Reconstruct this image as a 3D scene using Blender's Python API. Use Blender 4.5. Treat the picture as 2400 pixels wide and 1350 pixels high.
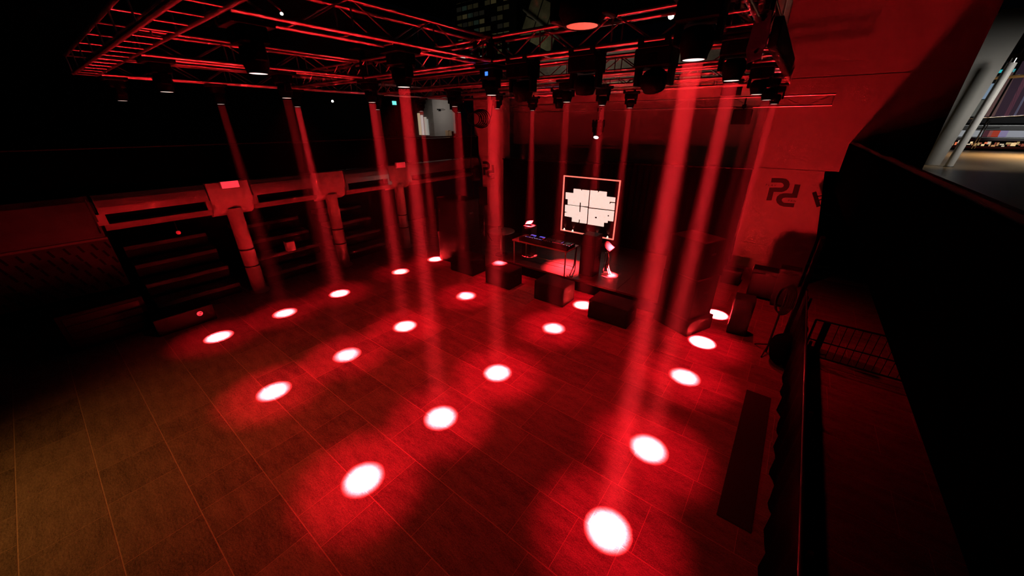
import bpy, bmesh, math, random
from mathutils import Vector, Matrix
random.seed(7)
for o in list(bpy.data.objects):
    bpy.data.objects.remove(o, do_unlink=True)
S = bpy.context.scene
C = S.collection
PI = math.pi

# ------------------------------------------------------------------ camera
cd = bpy.data.cameras.new('camera'); cam = bpy.data.objects.new('camera', cd); C.objects.link(cam)
cd.sensor_fit = 'HORIZONTAL'; cd.sensor_width = 36.0; cd.lens = 830.0 / 2400.0 * 36.0
cd.clip_start = 0.05; cd.clip_end = 300
cam.location = (0, 0, 5.0)
cam.rotation_euler = (math.radians(90) - math.atan(383 / 830.0), 0, math.radians(37.5))
S.camera = cam

# ------------------------------------------------------------------ world, exposure
W = bpy.data.worlds.new('world'); S.world = W; W.use_nodes = True
W.node_tree.nodes['Background'].inputs[0].default_value = (0.004, 0.005, 0.008, 1)
W.node_tree.nodes['Background'].inputs[1].default_value = 0.06
S.view_settings.view_transform = 'Standard'; S.view_settings.look = 'None'
S.view_settings.exposure = 0.0; S.view_settings.gamma = 1.0; S.view_settings.use_curve_mapping = False
cy = S.cycles
cy.max_bounces = 4; cy.diffuse_bounces = 2; cy.glossy_bounces = 1; cy.transmission_bounces = 3
cy.transparent_max_bounces = 6; cy.volume_bounces = 0
cy.caustics_reflective = False; cy.caustics_refractive = False
cy.sample_clamp_indirect = 0.0; cy.sample_clamp_direct = 0.0
cy.use_denoising = True; cy.denoising_input_passes = 'RGB_ALBEDO'
cy.use_adaptive_sampling = True; cy.adaptive_threshold = 0.01; cy.adaptive_min_samples = 0
cy.use_guiding = True; cy.use_surface_guiding = True; cy.use_volume_guiding = False; cy.guiding_training_samples = 32

# ------------------------------------------------------------------ light settings
BEAM_COL = (1.0, 0.021, 0.030)
BEAM_W = 460.0          # a moving head's beam
GLOW_W = 2500.0            # added lamps imitating the haze glow round each bright spot
HALO_W = 720.0             # added wide red fill from a few heads, for the general floor glow
HAZE = 0.00115
LENS_Z = 5.42

def area(name, loc, aim, size, watts, col, parent=None, size_y=None, spread=110):
    l = bpy.data.lights.new(name, 'AREA'); l.energy = watts; l.color = col
    l.size = size
    l.spread = math.radians(spread)
    if size_y: l.shape = 'RECTANGLE'; l.size_y = size_y
    o = bpy.data.objects.new(name, l); C.objects.link(o); o.location = loc
    d = Vector(aim) - Vector(loc); o.rotation_euler = d.to_track_quat('-Z', 'Y').to_euler()
    if parent: o.parent = parent
    return o
area('foyer_light', (-8.5, -5.5, 3.6), (-6.8, -0.5, 0), 1.6, 32, (1.0, 0.33, 0.06), spread=75)
area('window_hall_light', (11.0, 31.5, 7.6), (10.5, 30.5, 3.5), 3.5, 330, (1.0, 0.74, 0.42), spread=105)
area('hall_fill_light', (7.6, 19.0, 6.9), (4.6, 22.4, 5.2), 1.2, 18, (1.0, 0.95, 0.86), spread=70)
area('upper_room_light', (-18.8, 15.2, 6.7), (-18.6, 17, 5), 0.8, 15, (1.0, 0.86, 0.74))
area('back_gallery_light', (-8.0, 17.0, 9.2), (-8.0, 18.2, 6.9), 8.0, 26, (1.0, 0.78, 0.55), size_y=0.4)
area('roof_light', (-16.0, 22.0, 8.5), (-16.5, 24.0, 11.5), 2.0, 7, (1.0, 0.93, 0.62))

# ------------------------------------------------------------------ materials
def mat(name, col, rough=0.6, metal=0.0, noise=0.0, scale=8.0, bump=0.0, spec=0.5, emit=None, est=0.0, stretch=None, coat=0.0):
    m = bpy.data.materials.new(name); m.use_nodes = True
    nt = m.node_tree; b = nt.nodes['Principled BSDF']
    b.inputs['Base Color'].default_value = (*col, 1); b.inputs['Roughness'].default_value = rough
    b.inputs['Metallic'].default_value = metal; b.inputs['Specular IOR Level'].default_value = spec
    if coat: b.inputs['Coat Weight'].default_value = coat
    if emit: 
        b.inputs['Emission Color'].default_value = (*emit, 1); b.inputs['Emission Strength'].default_value = est
    if noise or bump:
        tc = nt.nodes.new('ShaderNodeTexCoord'); n = nt.nodes.new('ShaderNodeTexNoise')
        n.inputs['Scale'].default_value = scale; n.inputs['Detail'].default_value = 6; n.inputs['Roughness'].default_value = 0.65
        src = tc.outputs['Object']
        if stretch:
            mp = nt.nodes.new('ShaderNodeMapping'); mp.inputs['Scale'].default_value = stretch
            nt.links.new(src, mp.inputs[0]); src = mp.outputs[0]
        nt.links.new(src, n.inputs['Vector'])
        if noise:
            r = nt.nodes.new('ShaderNodeMapRange'); r.inputs['From Min'].default_value = 0.3; r.inputs['From Max'].default_value = 0.7
            r.inputs['To Min'].default_value = 1 - noise; r.inputs['To Max'].default_value = 1 + noise
            mx = nt.nodes.new('ShaderNodeVectorMath'); mx.operation = 'SCALE'; mx.inputs[0].default_value = col
            nt.links.new(n.outputs['Fac'], r.inputs['Value']); nt.links.new(r.outputs[0], mx.inputs['Scale'])
            nt.links.new(mx.outputs[0], b.inputs['Base Color'])
        if bump:
            bp = nt.nodes.new('ShaderNodeBump'); bp.inputs['Strength'].default_value = bump; bp.inputs['Distance'].default_value = 0.01
            nt.links.new(n.outputs['Fac'], bp.inputs['Height']); nt.links.new(bp.outputs[0], b.inputs['Normal'])
    return m

def stone_mat():
    m = bpy.data.materials.new('stone_tile'); m.use_nodes = True; nt = m.node_tree; b = nt.nodes['Principled BSDF']
    tc = nt.nodes.new('ShaderNodeTexCoord'); geo = nt.nodes.new('ShaderNodeNewGeometry'); oi = nt.nodes.new('ShaderNodeObjectInfo')
    mp = nt.nodes.new('ShaderNodeMapping'); mp.inputs['Scale'].default_value = (1.0, 3.2, 1); mp.inputs['Rotation'].default_value = (0, 0, 0.25)
    nt.links.new(geo.outputs['Position'], mp.inputs[0])
    n1 = nt.nodes.new('ShaderNodeTexNoise'); n1.inputs['Scale'].default_value = 14; n1.inputs['Detail'].default_value = 8; n1.inputs['Roughness'].default_value = 0.75
    n2 = nt.nodes.new('ShaderNodeTexNoise'); n2.inputs['Scale'].default_value = 2.2; n2.inputs['Detail'].default_value = 3
    n3 = nt.nodes.new('ShaderNodeTexNoise'); n3.inputs['Scale'].default_value = 70; n3.inputs['Detail'].default_value = 2
    nt.links.new(mp.outputs[0], n1.inputs['Vector']); nt.links.new(mp.outputs[0], n2.inputs['Vector']); nt.links.new(geo.outputs['Position'], n3.inputs['Vector'])
    def mth(op, a, b_):
        x = nt.nodes.new('ShaderNodeMath'); x.operation = op
        for i, v in enumerate((a, b_)):
            if isinstance(v, (int, float)): x.inputs[i].default_value = v
            else: nt.links.new(v, x.inputs[i])
        return x.outputs[0]
    f = mth('ADD', mth('MULTIPLY', n1.outputs['Fac'], 0.9), mth('ADD', mth('MULTIPLY', n2.outputs['Fac'], 0.45), mth('MULTIPLY', n3.outputs['Fac'], 0.62)))
    f = mth('ADD', f, mth('MULTIPLY', oi.outputs['Random'], 0.14))
    cr = nt.nodes.new('ShaderNodeValToRGB')
    cr.color_ramp.elements[0].position = 0.0; cr.color_ramp.elements[0].color = (0.03, 0.027, 0.024, 1)
    cr.color_ramp.elements[1].position = 1.0; cr.color_ramp.elements[1].color = (0.30, 0.27, 0.23, 1)
    rr = nt.nodes.new('ShaderNodeMapRange'); rr.inputs['From Min'].default_value = 0.74; rr.inputs['From Max'].default_value = 1.38
    nt.links.new(f, rr.inputs['Value']); nt.links.new(rr.outputs[0], cr.inputs['Fac']); nt.links.new(cr.outputs[0], b.inputs['Base Color'])
    b.inputs['Roughness'].default_value = 0.62; b.inputs['Specular IOR Level'].default_value = 0.35
    bp = nt.nodes.new('ShaderNodeBump'); bp.inputs['Strength'].default_value = 0.9; bp.inputs['Distance'].default_value = 0.008
    nt.links.new(f, bp.inputs['Height']); nt.links.new(bp.outputs[0], b.inputs['Normal'])
    return m

M = dict(
    stone=stone_mat(),
    grout=mat('pale_grout', (0.34, 0.29, 0.23), 0.8, noise=0.2, scale=30),
    alu=mat('truss_aluminium', (0.68, 0.68, 0.70), 0.34, 0.92, noise=0.08, scale=40),
    black=mat('black_plastic', (0.004, 0.004, 0.0045), 0.6, noise=0.2, scale=20, spec=0.15),
    blackm=mat('black_steel', (0.012, 0.012, 0.013), 0.45, 0.3, noise=0.2, scale=30),
    cab=mat('textured_black_cabinet_paint', (0.009, 0.0085, 0.0085), 0.7, noise=0.25, scale=60, bump=0.3, spec=0.2),
    grille=mat('black_steel_grille', (0.007, 0.007, 0.007), 0.65, 0.0, noise=0.3, scale=160, bump=0.6, spec=0.2),
    cloth=mat('black_stage_cloth', (0.0032, 0.0032, 0.0034), 0.95, noise=0.3, scale=30, bump=0.3, spec=0.02),
    deck=mat('dark_stage_deck', (0.05, 0.042, 0.04), 0.55, noise=0.25, scale=12),
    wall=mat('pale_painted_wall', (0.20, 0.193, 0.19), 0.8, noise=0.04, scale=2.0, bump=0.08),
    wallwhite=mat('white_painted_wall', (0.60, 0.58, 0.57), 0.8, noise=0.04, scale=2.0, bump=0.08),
    wallgrey=mat('pale_grey_wall', (0.46, 0.45, 0.43), 0.8, noise=0.04, scale=2.0),
    dark=mat('dark_paint', (0.012, 0.012, 0.013), 0.7, noise=0.2, scale=3),
    darkgloss=mat('dark_matt_parapet', (0.0006, 0.0006, 0.0006), 0.95, spec=0.0),
    fascia=mat('satin_metal_cladding', (0.30, 0.29, 0.285), 0.32, 0.75, noise=0.05, scale=3),
    conc=mat('pale_painted_concrete', (0.32, 0.31, 0.30), 0.75, noise=0.12, scale=5),
    dim=mat('grey_brown_panel', (0.15, 0.14, 0.13), 0.7, noise=0.2, scale=5),
    logo=mat('matt_black_vinyl', (0.006, 0.006, 0.006), 0.7),
    dimmer=mat('darkened_panel', (0.034, 0.031, 0.029), 0.75, noise=0.2, scale=5),  # dark tone stands in for weak light on balcony end and screen
    steel=mat('bare_steel_tube', (0.55, 0.55, 0.56), 0.35, 0.8, noise=0.08, scale=40),
    chrome=mat('polished_chrome', (0.8, 0.8, 0.8), 0.15, 1.0, noise=0.05, scale=20),
    tabletop=mat('grey_tabletop_laminate', (0.30, 0.27, 0.25), 0.5, noise=0.1, scale=20),
    rubber=mat('black_rubber', (0.014, 0.013, 0.012), 0.85, noise=0.25, scale=60, bump=0.3),
    cable=mat('black_cable_rubber', (0.008, 0.008, 0.008), 0.7, noise=0.2, scale=60),
    wcable=mat('white_cable', (0.8, 0.78, 0.75), 0.5, noise=0.05, scale=20),
    white=mat('white_plastic', (0.8, 0.79, 0.77), 0.5, noise=0.04, scale=10),
    lens=mat('lit_lens_glass', (0.8, 0.7, 0.7), 0.2, emit=(1.0, 0.74, 0.70), est=1.6),
    redlens=mat('red_glowing_lens', (0.5, 0.1, 0.1), 0.3, emit=(1.0, 0.085, 0.05), est=1.15),
    deadlens=mat('dark_lens_glass', (0.004, 0.004, 0.005), 0.4, noise=0.1, scale=10, spec=0.2),
    blue=mat('blue_display', (0.02, 0.05, 0.2), 0.3, emit=(0.05, 0.22, 1.0), est=1.3),
    violet=mat('violet_anodised_plate', (0.16, 0.11, 0.30), 0.5, 0.2, noise=0.1, scale=10),
    signwhite=mat('painted_glow_letter_panel', (0.8, 0.7, 0.65), 0.5, emit=(1.0, 0.74, 0.64), est=0.92),  # emission stands in for a spotlight falling on white letters
    signframe=mat('painted_glow_frame_tube', (0.8, 0.5, 0.45), 0.5, emit=(1.0, 0.23, 0.17), est=0.95),  # same painted glow for the frame, in red
    hot=mat('glow_cone_face', (0.8, 0.7, 0.65), 0.4, emit=(1.0, 0.62, 0.52), est=1.6),
    pendant=mat('white_enamel_shade', (0.85, 0.84, 0.82), 0.45, noise=0.03, scale=10),
    wood=mat('pale_oak_plank', (0.50, 0.34, 0.18), 0.35, noise=0.22, scale=3, stretch=(0.6, 8, 1)),
    olive=mat('olive_tinted_glass', (0.20, 0.19, 0.13), 0.3, noise=0.5, scale=1.2, spec=0.6),
    beige=mat('beige_wall_panel', (0.52, 0.44, 0.35), 0.7, noise=0.08, scale=4),
    purple=mat('purple_wall_panel', (0.22, 0.12, 0.32), 0.7, noise=0.15, scale=4),
    exitsign=mat('lit_exit_sign', (0.2, 0.6, 0.6), 0.4, emit=(0.18, 0.85, 0.80), est=1.1),
    warmwhite=mat('lit_white_lamp', (0.9, 0.9, 0.9), 0.4, emit=(1.0, 0.94, 0.85), est=6.0),
    redsign=mat('lit_box_sign', (0.8, 0.3, 0.3), 0.4, emit=(1.0, 0.045, 0.07), est=0.85),
    strip=mat('lit_strip_lamp', (0.7, 0.8, 0.8), 0.4, emit=(0.55, 0.72, 0.70), est=0.8),
    card=mat('brown_cardboard', (0.30, 0.20, 0.12), 0.8, noise=0.1, scale=10),
    led_b=mat('blue_button_light', (0.1, 0.1, 0.5), 0.4, emit=(0.14, 0.12, 0.9), est=0.9),
    led_w=mat('white_button_light', (0.7, 0.7, 0.8), 0.4, emit=(0.75, 0.65, 0.9), est=0.9),
    led_r=mat('red_button_light', (0.6, 0.1, 0.1), 0.4, emit=(1.0, 0.03, 0.06), est=0.9),
)

# ------------------------------------------------------------------ builders
CACHE = {}
def link(name, me, parent=None, loc=(0, 0, 0), rot=None, scale=None, m4=None):
    o = bpy.data.objects.new(name, me); C.objects.link(o)
    if parent is not None: o.parent = parent
    if m4 is not None: o.matrix_basis = m4
    else:
        o.location = loc
        if rot: o.rotation_euler = rot
        if scale: o.scale = scale
    return o
def finish(bm, name, m, smooth=False):
    bmesh.ops.recalc_face_normals(bm, faces=bm.faces[:])
    me = bpy.data.meshes.new(name); bm.to_mesh(me); bm.free()
    me.materials.append(m)
    if smooth:
        for p in me.polygons: p.use_smooth = True
        try: me.set_sharp_from_angle(angle=math.radians(40))
        except Exception: pass
    return me
def thing(name, label, cat, loc=(0, 0, 0), rz=0.0, group=None):
    o = bpy.data.objects.new(name, None); C.objects.link(o); o.empty_display_size = 0.1
    o.location = loc; o.rotation_euler = (0, 0, rz); o['label'] = label; o['category'] = cat
    if group: o['group'] = group
    return o
def tag(o, label, cat, group=None):
    o['label'] = label; o['category'] = cat
    if group: o['group'] = group
    return o
def struct(o):
    o['kind'] = 'structure'; return o
def box_me(sx, sy, sz, m, bev=0.0):
    k = ('box', round(sx, 4), round(sy, 4), round(sz, 4), m.name, bev)
    if k not in CACHE:
        bm = bmesh.new(); bmesh.ops.create_cube(bm, size=1.0)
        bmesh.ops.scale(bm, vec=(sx, sy, sz), verts=bm.verts[:])
        if bev: bmesh.ops.bevel(bm, geom=bm.edges[:], offset=bev, segments=1, affect='EDGES')
        CACHE[k] = finish(bm, 'box', m)
    return CACHE[k]
def box(name, lo, hi, m, parent=None, bev=0.0, rot=None):
    s = [hi[i] - lo[i] for i in range(3)]; c = [(hi[i] + lo[i]) / 2 for i in range(3)]
    return link(name, box_me(*s, m, bev), parent, c, rot)
def rod_me(r, m, seg=8):
    k = ('rod', round(r, 4), m.name, seg)
    if k not in CACHE:
        bm = bmesh.new(); bmesh.ops.create_cone(bm, cap_ends=True, segments=seg, radius1=r, radius2=r, depth=1.0)
        CACHE[k] = finish(bm, 'rod', m, True)
    return CACHE[k]
def rod(name, p0, p1, r, m, parent=None, seg=8):
    p0, p1 = Vector(p0), Vector(p1); d = p1 - p0
    q = d.to_track_quat('Z', 'Y').to_matrix().to_4x4()
    return link(name, rod_me(r, m, seg), parent, m4=Matrix.Translation((p0 + p1) / 2) @ q @ Matrix.Diagonal((1, 1, d.length, 1)))
def lathe_me(prof, m, seg=20, key=None):
    k = ('lathe', tuple(prof), m.name, seg)
    if k not in CACHE:
        bm = bmesh.new(); rings = []
        for r, z in prof:
            if r < 1e-5: rings.append([bm.verts.new((0, 0, z))])
            else: rings.append([bm.verts.new((r * math.cos(2 * PI * i / seg), r * math.sin(2 * PI * i / seg), z)) for i in range(seg)])
        for a, b in zip(rings, rings[1:]):
            for i in range(seg):
                j = (i + 1) % seg
                if len(a) == 1 and len(b) == 1: continue
                if len(a) == 1: bm.faces.new((a[0], b[j], b[i]))
                elif len(b) == 1: bm.faces.new((a[i], a[j], b[0]))
                else: bm.faces.new((a[i], a[j], b[j], b[i]))
        CACHE[k] = finish(bm, 'turned', m, True)
    return CACHE[k]
def tube_me(pts, r, m, seg=6, closed=False):
    bm = bmesh.new(); rings = []; n = len(pts); pts = [Vector(p) for p in pts]
    for i, p in enumerate(pts):
        a = pts[i - 1] if (i > 0 or closed) else p; b = pts[(i + 1) % n] if (i < n - 1 or closed) else p
        t = (b - a).normalized(); u = t.orthogonal().normalized() if abs(t.z) > 0.95 else t.cross(Vector((0, 0, 1))).normalized(); v = t.cross(u)
        rings.append([bm.verts.new(p + r * (math.cos(2 * PI * k / seg) * u + math.sin(2 * PI * k / seg) * v)) for k in range(seg)])
    for i in range(n if closed else n - 1):
        a, b = rings[i], rings[(i + 1) % n]
        for k in range(seg): bm.faces.new((a[k], a[(k + 1) % seg], b[(k + 1) % seg], b[k]))
    if not closed: bm.faces.new(rings[0]); bm.faces.new(rings[-1])
    return finish(bm, 'tube', m, True)
def tube(name, pts, r, m, parent=None, seg=6, closed=False): return link(name, tube_me(pts, r, m, seg, closed), parent)
def plate_me(poly, y0, y1, m):
    """polygon in x,z extruded along y"""
    bm = bmesh.new()
    a = [bm.verts.new((x, y0, z)) for x, z in poly]; b = [bm.verts.new((x, y1, z)) for x, z in poly]
    n = len(poly)
    bm.faces.new(a); bm.faces.new(b[::-1])
    for i in range(n): bm.faces.new((a[i], b[i], b[(i + 1) % n], a[(i + 1) % n]))
    bm.normal_update()
    bmesh.ops.triangulate(bm, faces=[f for f in bm.faces if len(f.verts) > 4])
    return finish(bm, 'plate', m)
def plate(name, poly, y0, y1, m, parent=None, loc=(0, 0, 0)): return link(name, plate_me(poly, y0, y1, m), parent, loc)
def prof_me(poly, y0, y1, m):
    """polygon in x,z extruded along y, smooth"""
    return plate_me(poly, y0, y1, m)
def text_me(body, size, m, depth=0.004, spacing=1.0):
    cu = bpy.data.curves.new('text', 'FONT'); cu.body = body; cu.size = size; cu.extrude = depth; cu.space_character = spacing
    o = bpy.data.objects.new('text', cu); C.objects.link(o)
    dg = bpy.context.evaluated_depsgraph_get(); me = bpy.data.meshes.new_from_object(o.evaluated_get(dg))
    bpy.data.objects.remove(o); bpy.data.curves.remove(cu)
    me.materials.clear(); me.materials.append(m); return me
def cloth_me(x0, x1, z0, z1, m, amp=0.06, waves=8, axis='x', n=None, thick=0.02, taper=0.6):
    bm = bmesh.new(); n = n or waves * 6; rows = 6; rng = random.Random(int(x0 * 100) + 5)
    ph = [rng.uniform(0, 6) for _ in range(3)]
    L = x1 - x0
    def yy(u, v): return amp * (0.4 + 0.6 * (1 - v) * taper + 0.2) * (math.sin(2 * PI * waves * u + ph[0]) + 0.45 * math.sin(2 * PI * waves * 1.7 * u + ph[1]) * (1 - v) + 0.3 * math.sin(2 * PI * waves * 0.37 * u + ph[2]))
    def P(u, v, off):
        a = x0 + L * u; b = yy(u, v) + off; z = z0 + (z1 - z0) * v
        return (a, b, z) if axis == 'x' else (b, a, z)
    g = [[[bm.verts.new(P(i / n, j / rows, off)) for i in range(n + 1)] for j in range(rows + 1)] for off in (0, thick)]
    for s in range(2):
        for j in range(rows):
            for i in range(n): bm.faces.new((g[s][j][i], g[s][j][i + 1], g[s][j + 1][i + 1], g[s][j + 1][i]))
    for j in range(rows):
        for i in (0, n): bm.faces.new((g[0][j][i], g[0][j + 1][i], g[1][j + 1][i], g[1][j][i]))
    for i in range(n):
        for j in (0, rows): bm.faces.new((g[0][j][i], g[0][j][i + 1], g[1][j][i + 1], g[1][j][i]))
    return finish(bm, 'cloth', m, True)

# ------------------------------------------------------------------ THE SETTING
# floor: grout bed and stone tiles
fl = struct(box('floor', (-18, -5, -0.25), (6, 26, -0.002), M['grout']))
rng = random.Random(3); tiles = []
row = 0; y = -4.9 + 0.8 - 0.0
ys = [-0.12 + 0.8 * k for k in range(-6, 20)]
for y0 in ys:
    x = -17.5 + rng.uniform(-1, 0)
    while x < 4.5:
        L = rng.choice((0.61, 0.65, 0.9, 1.25, 1.35)); tiles.append((x, y0, L)); x += L
def dist(t):
    cx, cyy = t[0] + t[2] / 2, t[1] + 0.4
    return math.hypot(cx + 0.2, cyy)
def seen(t):
    cx, cyy = t[0] + t[2] / 2, t[1] + 0.4
    a = math.degrees(math.atan2(-cx, cyy)) - 37.5
    return abs((a + 180) % 360 - 180) < 74 and cx < 0.9
vis = sorted([t for t in tiles if seen(t)], key=dist); near = vis[:300]; ns = set(near)
for (x, y0, L) in near:
    link('floor_tile', box_me(L - 0.008, 0.788, 0.03, M['stone'], 0.002), fl, (x + L / 2, y0 + 0.4, 0.0 - 0.015 + 0.1280 - 0.0) if False else (x + L / 2 - fl.location.x, y0 + 0.4 - fl.location.y, -0.015 - fl.location.z))
bm = bmesh.new()
for t in tiles:
    if t in ns: continue
    x, y0, L = t
    r_ = bmesh.ops.create_cube(bm, size=1.0)
    bmesh.ops.scale(bm, vec=(L - 0.008, 0.788, 0.03), verts=r_['verts']); bmesh.ops.translate(bm, vec=(x + L / 2, y0 + 0.4, -0.015), verts=r_['verts'])
o = link('far_floor_tiles', finish(bm, 'far_tiles', M['stone']), fl, (-fl.location.x, -fl.location.y, -fl.location.z)); o['kind'] = 'stuff'

# right wall (big white pillar wall), back wall, left pillar
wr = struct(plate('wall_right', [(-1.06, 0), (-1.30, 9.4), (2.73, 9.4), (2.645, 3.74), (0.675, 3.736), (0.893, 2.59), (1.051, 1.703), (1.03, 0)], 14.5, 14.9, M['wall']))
for zz in (1.25, 3.72, 6.2):
    box('wall_joint', (-1.05, 14.488, zz), (0.7 if zz < 4 else 2.6, 14.502, zz + 0.008), M['dim'], wr)
struct(box('wall_back', (-12.9, 16.0, 0), (-1.2, 16.2, 6.36), M['wallwhite']))
struct(rod('trim_1', (-13.0, 15.95, 6.42), (-1.3, 15.95, 6.42), 0.05, M['steel'], seg=10))
wl = struct(plate('wall_left', [(-12.95, 0), (-12.9, 2.9), (-13.3, 4.1), (-13.35, 4.7), (-13.35, 6.3), (-11.5, 6.3), (-11.5, 0)], 14.3, 14.8, M['wallwhite']))
struct(box('wall_rear_left', (-24.5, -4, 0), (-24.3, 20, 12), M['dark']))
struct(box('ceiling', (-30, -5, 14.0), (20, 42, 14.2), M['dark']))
# corridor under the right mezzanine
struct(box('wall_corridor', (-1.0, 17.6, 0), (6, 17.8, 3.3), M['dark']))
struct(box('wall_corridor_side', (3.35, 0, 0), (3.5, 19, 3.3), M['dark']))

# right mezzanine
mz = struct(box('floor_mezzanine', (1.02, -4, 3.3), (18, 37.4, 3.5), M['dark']))
yy = -4.0; k = 0
for px in [1.2 + 0.22 * i for i in range(0)]: pass
struct(box('parapet_wall', (1.0, -4, 3.3), (1.12, 19.5, 4.5), M['darkgloss']))
struct(rod('trim_2', (1.06, -4, 4.53), (1.06, 19.5, 4.53), 0.035, M['blackm'], seg=8))
for j, x0 in enumerate([3.0 + 0.28 * i for i in range(54)]):
    link('floor_plank', box_me(0.276, 28.0, 0.02, M['wood']), mz, (x0 + 0.14 - mz.location.x, 22.9 - mz.location.y, 3.51 - mz.location.z))

# left balcony: slab, fascia cladding with recess, brackets, pipe columns
X0 = -12.9
bal = struct(box('floor_balcony', (-24, -4, 3.3), (X0 - 0.35, 14.2, 3.48), M['dark']))
def fascia(y0, y1, plain=False):
    prof_hi = [(X0 - 0.40, 3.50), (X0 - 0.10, 3.48), (X0 - 0.02, 3.36), (X0, 3.2), (X0, 3.04), (X0 - 0.40, 3.04)]
    prof_lo = [(X0 - 0.40, 2.80), (X0 - 0.02, 2.80), (X0 - 0.05, 2.70), (X0 - 0.14, 2.63), (X0 - 0.40, 2.62)]
    t = thing('balcony_fascia', '', 'cladding', (X0, (y0 + y1) / 2, 2.62))
    def loc(p): return [(x - X0, z - 2.62) for x, z in p]
    h = (y1 - y0) / 2 - 0.01
    if plain:
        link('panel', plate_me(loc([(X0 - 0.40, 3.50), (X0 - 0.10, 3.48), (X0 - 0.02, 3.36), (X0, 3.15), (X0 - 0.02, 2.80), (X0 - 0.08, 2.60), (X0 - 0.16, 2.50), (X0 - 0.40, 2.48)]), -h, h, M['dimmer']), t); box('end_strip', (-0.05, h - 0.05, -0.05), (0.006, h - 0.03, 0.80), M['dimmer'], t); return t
    link('upper_panel', plate_me(loc(prof_hi), -h, h, M['fascia']), t); link('lower_panel', plate_me(loc(prof_lo), -h, h, M['dim']), t)
    box('recess_back', (-0.40, -h, 0.18), (-0.36, h, 0.42), M['black'], t)
    for s in (-1, 1): box('end_panel', (-0.34, s * h - 0.09, 0.17), (-0.015, s * h + 0.09, 0.43), M['fascia'], t)
    return t
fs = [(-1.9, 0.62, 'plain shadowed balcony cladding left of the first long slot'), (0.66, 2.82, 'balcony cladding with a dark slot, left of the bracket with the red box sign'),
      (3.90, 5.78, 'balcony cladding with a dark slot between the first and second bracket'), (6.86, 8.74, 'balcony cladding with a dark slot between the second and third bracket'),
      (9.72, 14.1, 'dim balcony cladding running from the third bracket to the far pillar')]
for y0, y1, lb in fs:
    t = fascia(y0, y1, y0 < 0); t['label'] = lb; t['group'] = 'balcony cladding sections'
def bracket(yc, lit, lb):
    t = thing('pipe_column', lb, 'column', (X0 - 0.02, yc, 0), group='pipe columns under the balcony')
    prof = [(-0.40, 3.52), (0.0, 3.50), (0.04, 3.3), (0.03, 3.0), (-0.04, 2.78), (-0.16, 2.62), (-0.40, 2.52)]
    link('bracket', plate_me(prof, -0.51, 0.51, M['conc']), t)
    link('pipe', lathe_me([(0.0, 0.05), (0.20, 0.05), (0.20, 0.9)], M['conc'], 20), t, (-0.16, 0, 0))
    link('pipe', lathe_me([(0.20, 0.93), (0.20, 1.45), (0.0, 1.45)], M['conc'], 20), t, (-0.16, 0, 0))
    link('pipe', lathe_me([(0.20, 1.48), (0.20, 2.75), (0.0, 2.75)], M['conc'], 20), t, (-0.16, 0, 0))
    for zz in (0.915, 1.465): link('band', lathe_me([(0.0, -0.02), (0.215, -0.02), (0.215, 0.02), (0.0, 0.02)], M['blackm'], 20), t, (-0.16, 0, zz))
    link('foot', lathe_me([(0.0, 0.0), (0.27, 0.0), (0.27, 0.05), (0.0, 0.05)], M['conc'], 20), t, (-0.16, 0, 0))
    return t
bracket(3.35, True, 'lit pale pipe column under the balcony bracket with red box sign')
bracket(6.32, False, 'second pipe column under the balcony, behind the benches')
bracket(9.23, False, 'third pipe column under the balcony, near the left speaker stack')
# balcony railing
t = thing('balcony_railing', 'dark panelled railing along the upper left balcony', 'railing', (X0 - 0.25, 5, 3.5))
for i in range(9):
    box('railing_panel', (-0.02, -6.9 + i * 1.8, 0.02), (0.02, -5.14 + i * 1.8, 0.94), M['darkgloss'], t)
for i in range(10): box('post', (-0.03, -6.96 + i * 1.8, 0), (0.03, -6.90 + i * 1.8, 0.97), M['darkgloss'], t)
rod('handrail', (0, -7, 1.0), (0, 9.2, 1.0), 0.025, M['black'], t)
# beneath the balcony: back wall, stepped bench tiers
struct(box('wall_under_balcony', (-17.0, -4, 0), (-16.8, 14.2, 3.3), M['dark']))
def tier(y0, y1, lb):
    t = thing('stepped_bench', lb, 'bench', (-13.4, (y0 + y1) / 2, 0), group='stepped benches under the balcony')
    h = (y1 - y0) / 2
    for i, (zt, x) in enumerate(((0.36, 0.0), (0.80, -0.65), (1.24, -1.3), (1.68, -1.95))):
        box('riser', (x - 0.6, -h, zt - 0.38 if i else 0.0), (x - 0.06, h, zt - 0.13), M['dark'], t)
        box('step_board', (x - 0.66, -h, zt - 0.12), (x, h, zt), M['dim'], t, 0.008)
    return t
tier(0.95, 2.95, 'dark stepped bench left of the lit pipe column')
tier(3.75, 5.95, 'stepped bench between the first two pipe columns under the balcony')
tier(6.75, 8.7, 'dark stepped bench between second and third pipe columns')
# slotted screen at far left
t = thing('slotted_screen', 'pale dim screen pierced by slanted slots under the left balcony', 'screen', (-14.5, -0.6, 0.8))
box('panel', (-0.03, -1.6, 0), (0.03, 1.3, 1.36), M['dimmer'], t)
for r in range(6):
    for q in range(11):
        yy0 = -1.35 + q * 0.25 + (0.09 if r % 2 else 0) + random.uniform(-0.02, 0.02)
        link('slot', box_me(0.012, 0.05, 0.19, M['black']), t, (0.032, yy0, 0.13 + r * 0.215), rot=(0.32, 0, 0))
box('frame_rail', (-0.05, -1.5, 1.36), (0.05, 1.3, 1.42), M['dim'], t)

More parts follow.
